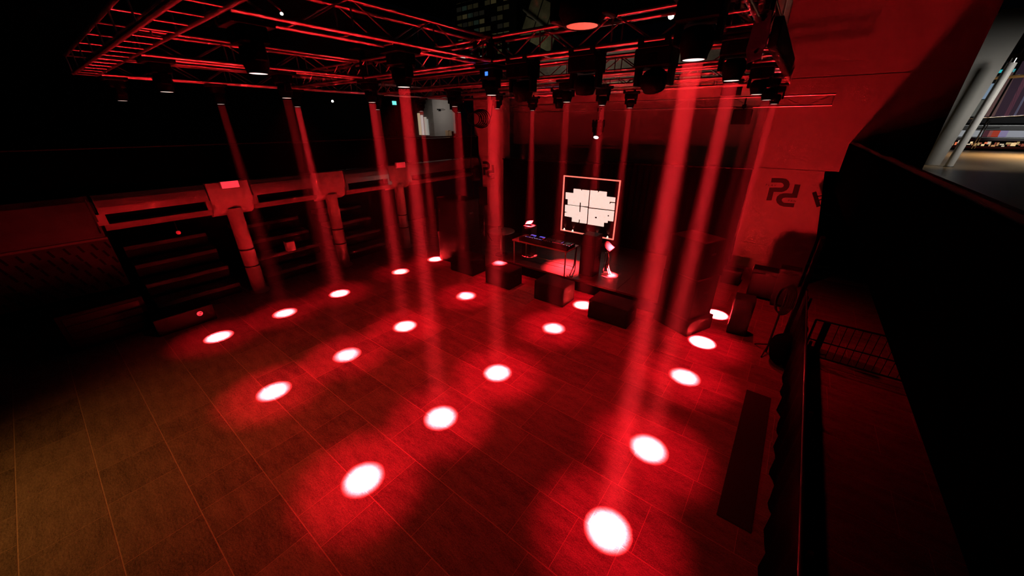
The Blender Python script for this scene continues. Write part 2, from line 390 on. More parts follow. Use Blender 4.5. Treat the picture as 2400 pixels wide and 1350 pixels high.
# ------------------------------------------------------------------ STAGE
DZ = 0.40
t = thing('stage_deck', 'low black stage deck under the desk and sign', 'stage', (-6.0, 11.9, 0))
for i in range(4):
    for j in range(2):
        box('deck_panel', (-2.1 + i * 1.55, -2.2 + j * 2.1, DZ - 0.06), (-2.1 + i * 1.55 + 1.54, -2.2 + j * 2.1 + 2.09, DZ), M['deck'], t, 0.004)
link('front_skirt', cloth_me(-2.1, 4.1, 0.0, DZ - 0.06, M['cloth'], 0.012, 30, 'x'), t, (0, -2.17, 0))
for sx in (-2.0, -0.5, 1.0, 2.5, 4.0):
    for sy in (-2.05, 0.0, 1.9): rod('deck_leg', (sx, sy, 0), (sx, sy, DZ - 0.06), 0.025, M['blackm'], t)
# backdrop curtain
t = thing('backdrop_curtain', 'black pleated cloth backdrop hung behind the stage', 'curtain', (0, 14.1, 0))
link('left_cloth', cloth_me(-11.35, -6.3, 0.02, 3.50, M['cloth'], 0.05, 22), t)
link('right_cloth', cloth_me(-6.25, -1.12, 0.02, 3.70, M['cloth'], 0.05, 22), t)
rod('pipe', (-11.4, 0.0, 3.50), (-1.1, 0.0, 3.72), 0.025, M['blackm'], t)
for x in (-11.3, -6.3, -1.25): rod('upright', (x, 0.12, 0), (x, 0.12, 3.55), 0.025, M['blackm'], t)

# logo sign (traced at its own plane, y = 13)
sg = thing('logo_sign', 'lit square frame sign reading NMG SHOP in blocky white letters', 'sign', (-6.15, 13.0, DZ))
def sgp(p): return [(x + 6.15, z - DZ) for x, z in p]
TL = [(-7.21, 2.499), (-6.862, 2.502), (-6.863, 2.676), (-6.562, 2.68), (-6.5, 2.577), (-6.496, 2.675), (-6.194, 2.677), (-6.192, 2.055), (-6.494, 2.04), (-6.498, 2.173), (-6.564, 2.17), (-6.566, 2.038), (-7.086, 2.029), (-7.096, 2.24), (-7.2, 2.24)]
TR = [(-6.139, 2.687), (-5.836, 2.691), (-5.838, 2.596), (-5.769, 2.693), (-5.47, 2.692), (-5.464, 2.521), (-5.111, 2.523), (-5.106, 2.353), (-5.316, 2.354), (-5.322, 2.263), (-5.269, 2.265), (-5.269, 2.308), (-5.108, 2.312), (-5.094, 2.054), (-6.13, 2.034)]
BL = [(-7.202, 1.995), (-6.563, 2.008), (-6.552, 1.786), (-6.49, 1.783), (-6.491, 2.007), (-6.197, 2.002), (-6.188, 1.369), (-6.484, 1.358), (-6.479, 1.488), (-6.544, 1.485), (-6.545, 1.364), (-6.844, 1.358), (-6.849, 1.527), (-7.192, 1.536), (-7.196, 1.673), (-7.047, 1.699), (-7.196, 1.723)]
BR = [(-6.138, 1.986), (-5.094, 2.013), (-5.088, 1.626), (-5.308, 1.623), (-5.305, 1.537), (-5.455, 1.525), (-5.444, 1.364), (-6.123, 1.355)]
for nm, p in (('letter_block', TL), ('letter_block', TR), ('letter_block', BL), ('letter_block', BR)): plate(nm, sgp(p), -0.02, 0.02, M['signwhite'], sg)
for p in ([(-5.83, 1.702), (-5.759, 1.706), (-5.758, 1.651), (-5.829, 1.648)], [(-5.319, 1.839), (-5.268, 1.842), (-5.265, 1.798), (-5.316, 1.796)]):
    plate('letter_counter', sgp(p), -0.026, -0.021, M['logo'], sg)
box('backing_board', (-1.21, 0.031, 0.50), (1.175, 0.05, 2.755), M['cloth'], sg)
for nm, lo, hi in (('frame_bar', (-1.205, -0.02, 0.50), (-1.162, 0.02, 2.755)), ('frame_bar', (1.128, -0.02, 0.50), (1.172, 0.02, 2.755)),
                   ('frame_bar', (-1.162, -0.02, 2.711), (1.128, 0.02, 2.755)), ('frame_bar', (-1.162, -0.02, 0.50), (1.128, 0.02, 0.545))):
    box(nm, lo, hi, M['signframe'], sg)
for x in (-1.0, 1.0): rod('leg', (x, 0.03, 0), (x, 0.03, 0.52), 0.02, M['blackm'], sg)
for i, x in enumerate((-1.02, -0.62, 0.05, 0.45, 0.92)):  # added glowing cones and lights for bright marks along the frame bottom
    c_ = link('glow_cone', lathe_me([(0.0, 0.0), (0.045, 0.0), (0.03, 0.05), (0.012, 0.085), (0.0, 0.085)], M['hot'], 10), sg, (x, -0.03, 0.545), rot=(-0.2, 0, 0))
    l = bpy.data.lights.new('glow_cone_light', 'SPOT'); l.energy = 16; l.color = (1, 0.16, 0.12); l.spot_size = math.radians(70); l.spot_blend = 0.8; l.shadow_soft_size = 0.02
    lo_ = bpy.data.objects.new('glow_cone_light', l); C.objects.link(lo_); lo_.parent = c_; lo_.location = (0, 0, 0.10); lo_.rotation_euler = (PI - 0.15, 0, 0)

# wall logos
def wall_logo(name, lb, dx, dz, y, sc=1.0):
    t = thing(name, lb, 'logo', (-0.17 + dx, y, 2.58 + dz), group='pillar logos')
    P = [(-0.57, 3.428), (-0.281, 3.445), (-0.184, 3.425), (-0.105, 3.365), (-0.058, 3.287), (-0.053, 3.193), (-0.088, 3.107), (-0.154, 3.052), (-0.208, 3.032), (-0.411, 3.019), (-0.4, 2.743), (-0.544, 2.73), (-0.555, 3.134), (-0.241, 3.161), (-0.203, 3.192), (-0.2, 3.247), (-0.243, 3.298), (-0.294, 3.318), (-0.555, 3.301)]
    D = [(0.069, 3.288), (0.21, 3.292), (0.232, 2.896), (-0.061, 2.874), (-0.123, 2.846), (-0.141, 2.787), (-0.112, 2.734), (-0.057, 2.705), (0.217, 2.718), (0.227, 2.599), (-0.032, 2.588), (-0.146, 2.616), (-0.235, 2.684), (-0.287, 2.777), (-0.285, 2.877), (-0.234, 2.953), (-0.15, 2.992), (0.078, 3.011)]
    f = lambda p: [((x + 0.17) * sc, (z - 2.58) * sc) for x, z in p]
    plate('letter_p', f(P), -0.012, 0.0, M['logo'], t); plate('letter_d', f(D), -0.012, 0.0, M['logo'], t)
    link('lettering', text_me('PLAY', 0.082 * sc, M['logo'], 0.003, 1.75), t, ((-0.68 + 0.17) * sc, -0.005, (3.187 - 2.58) * sc), rot=(PI / 2, 0, 0))
    link('lettering', text_me('PAN', 0.075 * sc, M['logo'], 0.003, 1.75), t, ((0.03 + 0.17) * sc, -0.005, (2.765 - 2.58) * sc), rot=(PI / 2, 0, 0))
    pts = [(0.95 * sc * math.cos(a), -0.001, 0.52 * sc + 0.95 * sc * math.sin(a)) for a in [i * 2 * PI / 48 for i in range(48)]]
    tube('ring', pts, 0.002, M['dim'], t, 4, True)
    return t
wall_logo('wall_logo', 'large black PD logo with PLAY PAN lettering on right pillar', 0, 0, 14.5)
wall_logo('wall_logo', 'black PD logo on the left pillar, half behind a beam', -12.32, -0.10, 14.3, 0.95)

# desk with players
dk = thing('dj_table', 'narrow steel legged table holding the player decks on stage', 'table', (-6.3, 10.05, DZ))
TZ = 1.30 - DZ
box('tabletop', (-1.09, -0.42, TZ - 0.045), (1.12, 0.42, TZ), M['tabletop'], dk, 0.004)
for sx in (-1.03, 1.06):
    for sy in (-0.37, 0.37): rod('leg', (sx, sy, 0), (sx, sy, TZ - 0.045), 0.022, M['steel'], dk)
rod('rail', (-1.03, 0.37, 0.12), (1.06, 0.37, 0.12), 0.015, M['steel'], dk)
def player(x, lb, cols):
    t = thing('media_player', lb, 'music player', (x, 10.02, 1.30), group='players on the table')
    box('body', (-0.16, -0.21, 0), (0.16, 0.21, 0.12), M['black'], t, 0.006)
    link('jog_wheel', lathe_me([(0.0, 0.0), (0.105, 0.0), (0.10, 0.018), (0.03, 0.022), (0.0, 0.022)], M['blackm'], 20), t, (0.0, -0.03, 0.12))
    box('screen', (-0.10, 0.10, 0.121), (0.10, 0.19, 0.126), M['led_b'] if cols[0] == 'b' else M['black'], t)
    r = random.Random(int(x * 100))
    for i in range(12):
        c = M['led_' + r.choice(cols)]
        link('button', box_me(0.022, 0.016, 0.008, c), t, (-0.14 + (i % 6) * 0.056, -0.19 + (i // 6) * 0.055, 0.124))
    for i in range(4): link('button', box_me(0.014, 0.014, 0.008, M['led_' + r.choice(cols)]), t, (0.135, -0.05 + i * 0.045, 0.124))
    return t
player(-6.83, 'media player at table left lit by blue buttons', 'bbw')
player(-6.46, 'media player with blue and white buttons, second on table', 'bbwr')
player(-5.72, 'media player with red buttons, right of the mixer', 'rrwb')
player(-5.36, 'media player with red buttons at the table right end', 'rrrw')
t = thing('dj_mixer', 'black mixer with small knobs in the middle of the table', 'mixer', (-6.09, 10.02, 1.30))
box('body', (-0.16, -0.21, 0), (0.16, 0.21, 0.12), M['black'], t, 0.006)
for i in range(4):
    for j in range(4): link('knob', lathe_me([(0.0, 0.0), (0.012, 0.0), (0.009, 0.018), (0.0, 0.018)], M['steel'], 8), t, (-0.11 + i * 0.073, -0.02 + j * 0.055, 0.12))
    box('fader', (-0.116 + i * 0.073, -0.16, 0.12), (-0.104 + i * 0.073, -0.13, 0.135), M['white'], t)
t = thing('flight_case', 'long black flight case front below the players', 'case', (-6.15, 9.70, 1.30))
box('body', (-0.95, -0.05, 0), (0.97, 0.05, 0.17), M['cab'], t, 0.006)
for x in (-0.9, 0.92): box('corner_plate', (x - 0.04, -0.056, 0.0), (x + 0.04, -0.05, 0.17), M['blackm'], t)
# speakers
def speaker(name, lb, loc, size, rz=0.0, cat='speaker', group=None, horn=False):
    sx, sy, sz = size
    t = thing(name, lb, cat, loc, rz, group)
    box('cabinet', (-sx / 2, -sy / 2, 0), (sx / 2, sy / 2, sz), M['cab'], t, 0.012)
    box('grille', (-sx / 2 + 0.04, -sy / 2 - 0.012, 0.05), (sx / 2 - 0.04, -sy / 2 - 0.001, sz - 0.05), M['grille'], t)
    for s in (-1, 1): box('handle', (s * (sx / 2) - 0.008, -0.09, sz * 0.62), (s * (sx / 2) + 0.008, 0.09, sz * 0.62 + 0.05), M['blackm'], t)
    for px in (-1, 1):
        for py in (-1, 1): link('foot', box_me(0.06, 0.06, 0.012, M['rubber']), t, (px * (sx / 2 - 0.08), py * (sy / 2 - 0.08), -0.006 + 0.006))
    return t
speaker('subwoofer', 'black subwoofer box at stage front left, lit spot on top', (-7.08, 8.75, 0), (1.06, 0.70, 0.62), group='subwoofers')
speaker('subwoofer', 'black subwoofer box at stage front in the middle', (-5.05, 8.75, 0), (1.04, 0.70, 0.62), group='subwoofers')
speaker('subwoofer', 'black subwoofer box at stage front right, beside a cut light spot', (-3.12, 8.70, 0), (1.14, 0.70, 0.56), group='subwoofers')
speaker('subwoofer', 'black subwoofer under the left speaker tower, angled front', (-8.88, 8.86, 0), (1.12, 0.72, 0.62), group='subwoofers')
speaker('speaker_cabinet', 'black lower cabinet of the left speaker tower', (-9.9, 9.5, 0), (1.5, 0.9, 1.15), 0.0)
speaker('speaker_cabinet', 'black upper cabinet of the left speaker tower', (-9.9, 9.5, 1.15), (1.4, 0.85, 1.35), 0.0)
ca, sa = math.cos(-0.42), math.sin(-0.42)
speaker('subwoofer', 'black subwoofer at the base of the right speaker tower', (-1.47, 9.6, 0), (1.1, 0.98, 0.42), -0.42, group='subwoofers')
speaker('speaker_cabinet', 'black lower cabinet of the right speaker tower', (-1.5, 9.62, 0.42), (1.02, 0.86, 1.1), -0.42)
speaker('speaker_cabinet', 'black upper cabinet of the right speaker tower', (-1.52, 9.64, 1.52), (0.98, 0.82, 0.95), -0.42)
speaker('speaker_box', 'slim black speaker box standing right of the right tower', (-0.19, 10.05, 0), (0.44, 0.42, 1.02), 0.08)
speaker('monitor_speaker', 'tall black monitor speaker right of the player table', (-4.72, 10.45, DZ), (0.52, 0.5, 1.02))
speaker('monitor_speaker', 'black monitor speaker top cabinet beside the tilted lit lamp', (-4.72, 10.45, DZ + 1.02), (0.5, 0.48, 0.36))
t = thing('side_monitor', 'tall black side monitor at the table left end, top lit white', 'speaker', (-7.44, 10.78, DZ))
box('cabinet', (-0.2, -0.2, 0), (0.2, 0.2, 1.16), M['cab'], t, 0.01); link('sloped_top', box_me(0.26, 0.20, 0.04, M['dimmer'], 0.006), t, (-0.02, 0.0, 1.26), rot=(0.45, -0.2, 0)); box('grille', (-0.17, -0.212, 0.1), (0.17, -0.201, 1.1), M['grille'], t)
# pole speaker in front of left pillar
t = thing('pole_speaker', 'small black speaker on a pole before the left pillar', 'speaker', (-11.0, 12.2, 0))
box('cabinet', (-0.13, -0.13, 1.65), (0.13, 0.13, 2.45), M['cab'], t, 0.01); rod('pole', (0, 0, 0.02), (0, 0, 1.65), 0.02, M['blackm'], t)
for a in range(3): rod('leg', (0, 0, 0.5), (0.45 * math.cos(a * 2.09), 0.45 * math.sin(a * 2.09), 0.02), 0.014, M['blackm'], t)
# drum-like table behind left sub
t = thing('round_table', 'round glossy table behind the left subwoofer', 'table', (-9.0, 11.0, 0))
link('tabletop', lathe_me([(0.0, 1.0), (0.55, 1.0), (0.56, 1.02), (0.55, 1.04), (0.0, 1.04)], M['tabletop'], 28), t)
rod('stem', (0, 0, 0.03), (0, 0, 1.0), 0.04, M['steel'], t); link('foot', lathe_me([(0.0, 0.0), (0.28, 0.0), (0.26, 0.03), (0.0, 0.03)], M['blackm'], 20), t)
for i, (x, y) in enumerate(((-0.2, 0.1), (0.15, -0.12))):
    g = link('drinking_glass', lathe_me([(0.0, 0.0), (0.03, 0.0), (0.04, 0.12), (0.036, 0.12), (0.027, 0.006), (0.0, 0.006)], M['chrome'], 12), None, (-9.0 + x, 11.0 + y, 1.04))
    tag(g, ('small shiny glass at the back of the round table', 'small shiny glass at the front of the round table')[i], 'glass', 'glasses on the round table')
# lamp/stand right of the monitor, lit by a beam
t = thing('light_stand', 'steel stand with tilted head and white cables, lit on deck', 'stand', (-4.24, 10.72, DZ))
for a in range(3): rod('leg', (0, 0, 0.42), (0.22 * math.cos(a * 2.09 + 0.4), 0.22 * math.sin(a * 2.09 + 0.4), 0.015), 0.012, M['chrome'], t)
rod('pole', (0, 0, 0.1), (0, 0, 0.82), 0.018, M['chrome'], t); rod('pole', (-0.09, 0, 0.05), (-0.07, 0, 0.75), 0.010, M['chrome'], t)
link('head', box_me(0.34, 0.30, 0.05, M['cab'], 0.008), t, (-0.02, 0, 0.98), rot=(0.35, 0.6, 0.0))
link('knuckle', lathe_me([(0.0, -0.04), (0.035, -0.04), (0.035, 0.04), (0.0, 0.04)], M['white'], 12), t, (0, 0, 0.80), rot=(PI / 2, 0, 0.4))
tube('cable', [(0.02, -0.02, 0.80), (0.08, -0.05, 0.62), (0.10, -0.08, 0.35), (0.20, -0.10, 0.12), (0.28, -0.05, 0.012)], 0.010, M['wcable'], t)
tube('cable', [(0.05, -0.10, 0.36), (0.14, -0.14, 0.18), (0.22, -0.16, 0.02)], 0.012, M['wcable'], t)
link('base_plate', lathe_me([(0.0, 0.0), (0.14, 0.0), (0.12, 0.02), (0.0, 0.02)], M['white'], 20), t)
# microphone stand left of the monitor
t = thing('microphone_stand', 'thin black stand leaning between table and monitor', 'stand', (-5.05, 9.95, DZ))
tube('pole', [(-0.08, -0.1, 0.01), (0.0, 0.0, 0.35), (0.02, 0.05, 1.0)], 0.02, M['blackm'], t); link('base', lathe_me([(0.0, 0.0), (0.12, 0.0), (0.11, 0.02), (0.0, 0.02)], M['blackm'], 16), t, (-0.08, -0.1, 0))
# low box behind
t = thing('road_case', 'low black road case against the wall right of the backdrop', 'case', (-0.85, 13.6, 0)); box('body', (-0.28, -0.2, 0.0), (0.28, 0.2, 0.42), M['cab'], t, 0.01); box('lid', (-0.29, -0.21, 0.42), (0.29, 0.21, 0.5), M['blackm'], t, 0.01)
for i, (x, y, sx, sy, sz, lb) in enumerate(((0.12, 12.9, 0.8, 0.5, 0.95, 'wide black road case below the right pillar logo'), (0.62, 12.6, 0.5, 0.45, 1.2, 'tall black road case at the right end below the pillar logo'))):
    t = thing('road_case', lb, 'case', (x, y, 0)); box('body', (-sx / 2, -sy / 2, 0.08), (sx / 2, sy / 2, sz - 0.12), M['cab'], t, 0.01)
    box('lid', (-sx / 2, -sy / 2, sz - 0.11), (sx / 2, sy / 2, sz), M['cab'], t, 0.01)
    for px in (-1, 1):
        for py in (-1, 1): link('caster', lathe_me([(0.0, -0.02), (0.04, -0.02), (0.04, 0.02), (0.0, 0.02)], M['rubber'], 12), t, (px * (sx / 2 - 0.07), py * (sy / 2 - 0.07), 0.04), rot=(PI / 2, 0, 0))
    box('latch', (-0.05, -sy / 2 - 0.012, sz - 0.17), (0.05, -sy / 2, sz - 0.07), M['blackm'], t)
# pole with cable coils
t = thing('cable_stand', 'black tripod pole hung with coiled cables at the right', 'stand', (0.53, 9.4, 0))
tube('pole', [(0, 0, 0.02), (0.0, 0.0, 0.9), (0, 0, 1.75)], 0.022, M['blackm'], t)
for a in (0.3, 2.4, 4.5): rod('leg', (0, 0, 0.22), (0.34 * math.cos(a), 0.34 * math.sin(a), 0.015), 0.014, M['blackm'], t)
for q in range(5):
    pts = [(0.02 * q - 0.05 + (0.11 + 0.012 * q) * math.cos(a), -0.05 + 0.012 * q, 1.42 + (0.30 + 0.02 * q) * math.sin(a)) for a in [i * 2 * PI / 24 for i in range(24)]]
    tube('cable_coil', pts, 0.014, M['cable'], t, 6, True)
rod('clamp', (-0.04, 0, 1.18), (0.06, 0, 1.24), 0.02, M['chrome'], t)
# mat
t = thing('wall_bracket_lamp', 'small black floodlight on a bracket at the right pillar edge', 'lamp', (0.70, 14.2, 2.95)); link('housing', box_me(0.10, 0.12, 0.46, M['black'], 0.01), t, (0, 0, 0), rot=(0, -0.5, 0)); rod('bracket', (0.0, 0.05, 0.08), (0.22, 0.28, 0.12), 0.015, M['blackm'], t); rod('bracket', (0.02, 0.05, -0.05), (0.22, 0.28, 0.02), 0.015, M['blackm'], t)
t = thing('rubber_mat', 'long dark rubber mat lying on stone floor at the right', 'mat', (0.55, 5.92, 0)); box('sheet', (-0.21, -1.63, 0.0), (0.21, 1.63, 0.02), M['rubber'], t, 0.004)
# barrier with black skirt
t = thing('skirted_barrier', 'long low barrier clad in black cloth at the right', 'barrier', (0.92, 0, 0))
link('skirt', cloth_me(1.0, 10.2, 0.01, 1.42, M['cloth'], 0.035, 16, 'y'), t)
rod('top_rail', (0.0, 0.9, 1.45), (0.0, 10.3, 1.45), 0.018, M['blackm'], t, 10)
for yv in (1.0, 3.2, 5.4, 7.6, 9.8): rod('post', (0.08, yv, 0), (0.08, yv, 1.44), 0.025, M['blackm'], t)
plate_ = plate('tied_drape', [(0.0, 0.02), (0.10, 0.02), (0.10, 2.7), (0.02, 2.7)], 0, 0.3, M['cloth'], None)
plate_.location = (0.80, 10.2, 0); plate_.name = 'tied_drape'; tag(plate_, 'narrow tall black drape hanging at the far end of the barrier', 'curtain')
# bag at the skirt
bm = bmesh.new(); bmesh.ops.create_icosphere(bm, subdivisions=3, radius=0.3)
for v in bm.verts:
    n = math.sin(v.co.x * 17) * 0.02 + math.sin(v.co.z * 13 + v.co.y * 9) * 0.025
    v.co = Vector((v.co.x * 0.75, v.co.y * 1.1, v.co.z * 1.3)) * (1 + n * 2)
bg = link('cloth_bag', finish(bm, 'bag', M['cloth'], True), None, (0.76, 9.1, 0.38)); tag(bg, 'slumped black cloth bag against the skirted barrier', 'bag')
# crowd barrier across the corridor
t = thing('crowd_barrier', 'black steel crowd barrier across the corridor at the right', 'barrier', (2.2, 9.6, 0))
rod('rail', (-1.0, 0, 1.05), (1.0, 0, 1.05), 0.022, M['blackm'], t); rod('rail', (-1.0, 0, 0.55), (1.0, 0, 0.55), 0.016, M['blackm'], t); rod('rail', (-1.0, 0, 0.16), (1.0, 0, 0.16), 0.022, M['blackm'], t)
for x in (-1.0, 1.0): rod('post', (x, 0, 0), (x, 0, 1.05), 0.022, M['blackm'], t)
box('post', (-0.86, -0.03, 0), (-0.74, 0.03, 1.05), M['blackm'], t)
for i in range(12): rod('bar', (-0.6 + i * 0.13, 0, 0.16), (-0.6 + i * 0.13, 0, 1.05), 0.007, M['blackm'], t, 6)
for x in (-0.8, 0.8): box('foot', (x - 0.03, -0.3, 0), (x + 0.03, 0.3, 0.02), M['blackm'], t)
# case with round badge on the left
t = thing('road_case', 'low black road case with round red badge at far left', 'case', (-12.25, 1.25, 0))
box('body', (-0.3, -0.62, 0.0), (0.28, 0.62, 0.46), M['cab'], t, 0.01)
bd = link('badge', lathe_me([(0.0, 0.0), (0.065, 0.0), (0.065, 0.008), (0.0, 0.008)], M['redsign'], 18), t, (0.283, 0.30, 0.30), rot=(0, PI / 2, 0))
for s, q in ((0.02, 0.02), (-0.03, -0.012)): link('badge_mark', box_me(0.004, 0.05, 0.018, M['logo']), bd, (-s, q, 0.010), rot=(0, PI / 2, 0))
t = thing('equipment_rack', 'tall dark equipment rack below the slotted screen', 'rack', (-13.0, -0.1, 0)); box('cabinet', (-0.4, -0.7, 0), (0.3, 0.8, 0.95), M['cab'], t, 0.01)
for i in range(4): box('rack_unit', (0.3, -0.6, 0.1 + i * 0.2), (0.312, 0.7, 0.26 + i * 0.2), M['blackm'], t)
t = thing('red_wall_lamp', 'small round red lamp glowing under the left balcony', 'lamp', (-13.4, 1.99, 2.23)); link('globe', lathe_me([(0.0, -0.055), (0.04, -0.04), (0.055, 0.0), (0.04, 0.04), (0.0, 0.055)], mat('dim_red_globe', (0.5, 0.1, 0.1), 0.4, emit=(1, 0.02, 0.03), est=0.35), 14), t)
rod('hanger', (0, 0, 0.05), (0, 0, 0.42), 0.008, M['blackm'], t)
t = thing('box_sign', 'small glowing red box sign on the first balcony bracket', 'sign', (X0 + 0.10, 3.38, 3.34)); box('housing', (-0.08, -0.22, 0), (0.02, 0.22, 0.2), M['white'], t, 0.01); box('face', (0.021, -0.21, 0.01), (0.027, 0.21, 0.19), M['redsign'], t)
t = thing('box_sign', 'small dim red box sign on the third balcony bracket', 'sign', (X0 + 0.10, 9.26, 3.40)); box('housing', (-0.08, -0.22, 0), (0.02, 0.22, 0.22), M['white'], t, 0.01); box('face', (0.021, -0.21, 0.01), (0.027, 0.21, 0.21), mat('dim_box_sign', (0.6, 0.2, 0.2), 0.5, emit=(1, 0.03, 0.05), est=0.30), t)
t = thing('white_box', 'small white box standing on the bench under the balcony', 'box', (-14.0, 4.9, 0.80)); box('body', (-0.12, -0.14, 0), (0.12, 0.14, 0.34), M['white'], t, 0.008); box('lid', (-0.125, -0.145, 0.34), (0.125, 0.145, 0.37), M['dim'], t)

# ------------------------------------------------------------------ TRUSS
TB, TT, HW = 5.84, 6.12, 0.145
def truss(lb, axis, c, a0, a1, zb=TB, zt=TT, pitch=0.5, name='lighting_truss', depth=True, web=True):
    """axis 'x' or 'y'; c = the other coordinate"""
    L = a1 - a0
    org = (a0, c, zb) if axis == 'x' else (c, a0, zb)
    t = thing(name, lb, 'truss', org, group='lighting trusses')
    def P(a, b, z): return (a, b, z) if axis == 'x' else (b, a, z)
    h = zt - zb
    sides = (-HW, HW) if depth else (0.0,)
    for b in sides:
        for z in (0, h): rod('chord', P(0, b, z), P(L, b, z), 0.025, M['alu'], t, 10)
    n = max(2, int(round(L / pitch)))
    st = L / n
    for b in sides:
        for i in range(n if web else 0):
            z0, z1 = (0, h) if i % 2 else (h, 0)
            rod('brace', P(i * st + 0.03, b, z0), P((i + 1) * st - 0.03, b, z1), 0.010, M['alu'], t, 6)
        for i in range(0, n + 1, 2): rod('upright', P(min(max(i * st, 0.02), L - 0.02), b, 0), P(min(max(i * st, 0.02), L - 0.02), b, h), 0.010, M['alu'], t, 6)
    if depth:
        for i in range(n + 1):
            a = min(max(i * st, 0.02), L - 0.02)
            rod('rung', P(a, -HW, 0), P(a, HW, 0), 0.012, M['alu'], t, 6)
            if i % 2 == 0: rod('rung', P(a, -HW, h), P(a, HW, h), 0.012, M['alu'], t, 6)
    return t
truss('near truss with close rungs crossing the top left of the view', 'x', 1.22, -10.9, -0.6, pitch=0.46, web=False)
truss('first far cross truss carrying the third row of lamps', 'x', 4.75, -11.0, -0.6)
truss('second far cross truss carrying the fourth row of lamps', 'x', 7.2, -11.0, -0.6)
truss('third far cross truss carrying the fifth row of lamps', 'x', 9.0, -11.0, -0.6)
truss('thin truss carrying the last row of lamps above the stage edge', 'x', 10.75, -11.0, -0.6)
truss('leftmost truss running from near to far', 'y', -10.75, 1.4, 10.6)
truss('second truss from the left running away from the view', 'y', -7.35, 1.4, 4.6)
truss('long bright truss running from upper middle to the centre corner', 'y', -4.05, 1.4, 4.6)
truss('rightmost truss running away along the right edge of the rig', 'y', -0.75, 1.4, 10.6)
truss('low flat ladder truss in front of the backdrop', 'x', 13.6, -10.5, 0.31, 5.47, 5.73, 0.6, 'ladder_truss', False)
# corner blocks
for x, y, lb in ((-4.05, 4.75, 'black truss corner block at the middle of the rig'), (-7.35, 4.75, 'black truss corner block left of the rig centre'),
                 (-0.75, 4.75, 'black truss corner block on the right truss line')):
    t = thing('corner_block', lb, 'truss corner', (x, y, TB), group='truss corner blocks')
    for sx in (-1, 1):
        for sy in (-1, 1): box('corner_post', (sx * 0.15 - 0.03, sy * 0.15 - 0.03, -0.02), (sx * 0.15 + 0.03, sy * 0.15 + 0.03, 0.30), M['blackm'], t)
    box('plate', (-0.18, -0.18, 0.29), (0.18, 0.18, 0.31), M['blackm'], t); box('plate', (-0.18, -0.18, -0.03), (0.18, 0.18, -0.015), M['blackm'], t)

# ------------------------------------------------------------------ MOVING HEADS
ORD = ('first', 'second', 'third', 'fourth', 'fifth', 'sixth')
def moving_head(lb, x, y, z_top, lens_z, lit=True, scale=1.0, tilt=(0, 0), blue=False, power=1.0, group='moving head lamps', cone=5.7, rz=0.0, halo=0.0, glow=0.0):
    t = thing('moving_head', lb, 'stage light', (x, y, z_top), rz, group)
    s = scale; drop = z_top - lens_z
    box('mount_plate', (-0.17, -0.17, -0.045), (0.17, 0.17, -0.005), M['blackm'], t, 0.004)
    for sx in (-0.145, 0.145):
        for sy in (-0.145, 0.145): link('clamp', box_me(0.06, 0.06, 0.07, M['blackm']), t, (sx, sy, 0.01))
    box('base', (-0.17 * s, -0.13 * s, -0.15 * s - 0.04), (0.17 * s, 0.13 * s, -0.04), M['black'], t, 0.012)
    dsp = box('display', (-0.03 * s, -0.135 * s, -0.12 * s - 0.03), (0.035 * s, -0.13 * s, -0.07 * s - 0.02), M['blue'] if blue else M['deadlens'], t)
    piv = -0.15 * s - 0.04 - 0.09 * s
    for sx in (-1, 1):
        box('yoke_arm', (sx * 0.155 * s - 0.02 * s, -0.06 * s, piv - 0.06 * s), (sx * 0.155 * s + 0.02 * s, 0.06 * s, -0.15 * s - 0.03), M['black'], t, 0.006)
    hl = drop + piv          # length from pivot down to the lens
    up = 0.06 * s
    prof = [(0.0, up), (0.09 * s, up), (0.125 * s, up * 0.3), (0.13 * s, -hl * 0.35), (0.105 * s, -hl * 0.8), (0.10 * s, -hl), (0.088 * s, -hl), (0.086 * s, -hl + 0.012), (0.0, -hl + 0.012)]
    hd = link('head', lathe_me([(round(a, 4), round(b, 4)) for a, b in prof], M['black'], 20), t, (0, 0, piv), rot=(tilt[0], tilt[1], 0))
    link('lens', lathe_me([(0.0, 0.0), (0.084 * s, 0.002), (0.084 * s, 0.008), (0.0, 0.008)], M['redlens'] if lit == 'red' else (M['lens'] if lit else M['deadlens']), 20), hd, (0, 0, -hl - 0.0))
    if lit and lit != 'red':
        l = bpy.data.lights.new('beam_light', 'AREA'); l.energy = BEAM_W * power; l.color = BEAM_COL
        l.shape = 'DISK'; l.size = 0.165 * s; l.spread = math.radians(cone)
        o = bpy.data.objects.new('beam_light', l); C.objects.link(o); o.parent = hd; o.location = (0, 0, -hl - 0.02)
        if glow:
            l = bpy.data.lights.new('added_glow_light', 'SPOT'); l.energy = GLOW_W * glow; l.color = (1.0, 0.004, 0.018)
            l.spot_size = math.radians(25); l.spot_blend = 1.0; l.shadow_soft_size = 0.05
            o = bpy.data.objects.new('added_glow_light', l); C.objects.link(o); o.parent = hd; o.location = (0, 0, -hl - 0.02)
        if halo:
            l = bpy.data.lights.new('halo_fill_light', 'SPOT'); l.energy = HALO_W * halo; l.color = (1.0, 0.003, 0.012)
            l.spot_size = math.radians(104); l.spot_blend = 1.0; l.shadow_soft_size = 0.06
            o = bpy.data.objects.new('halo_fill_light', l); C.objects.link(o); o.parent = hd; o.location = (0, 0, -hl - 0.02)
    return t
COLX = (-10.8, -7.4, -4.12, -0.79); ROWY = (1.57, 3.17, 4.84, 7.22, 8.93, 10.75)
HALO_FILL = {(1, 1): 0.7, (1, 3): 0.7, (2, 1): 1.0, (2, 3): 0.9, (3, 1): 0.15, (3, 4): 0.45, (3, 5): 0.6}
GLOW = (0.35, 0.8, 1.0, 0.9)
POW = {(3, 1): 1.3, (0, 1): 0.5, (1, 1): 0.5, (0, 3): 0.6, (1, 3): 0.6, (2, 3): 0.6, (3, 5): 6.0, (3, 4): 3.5}
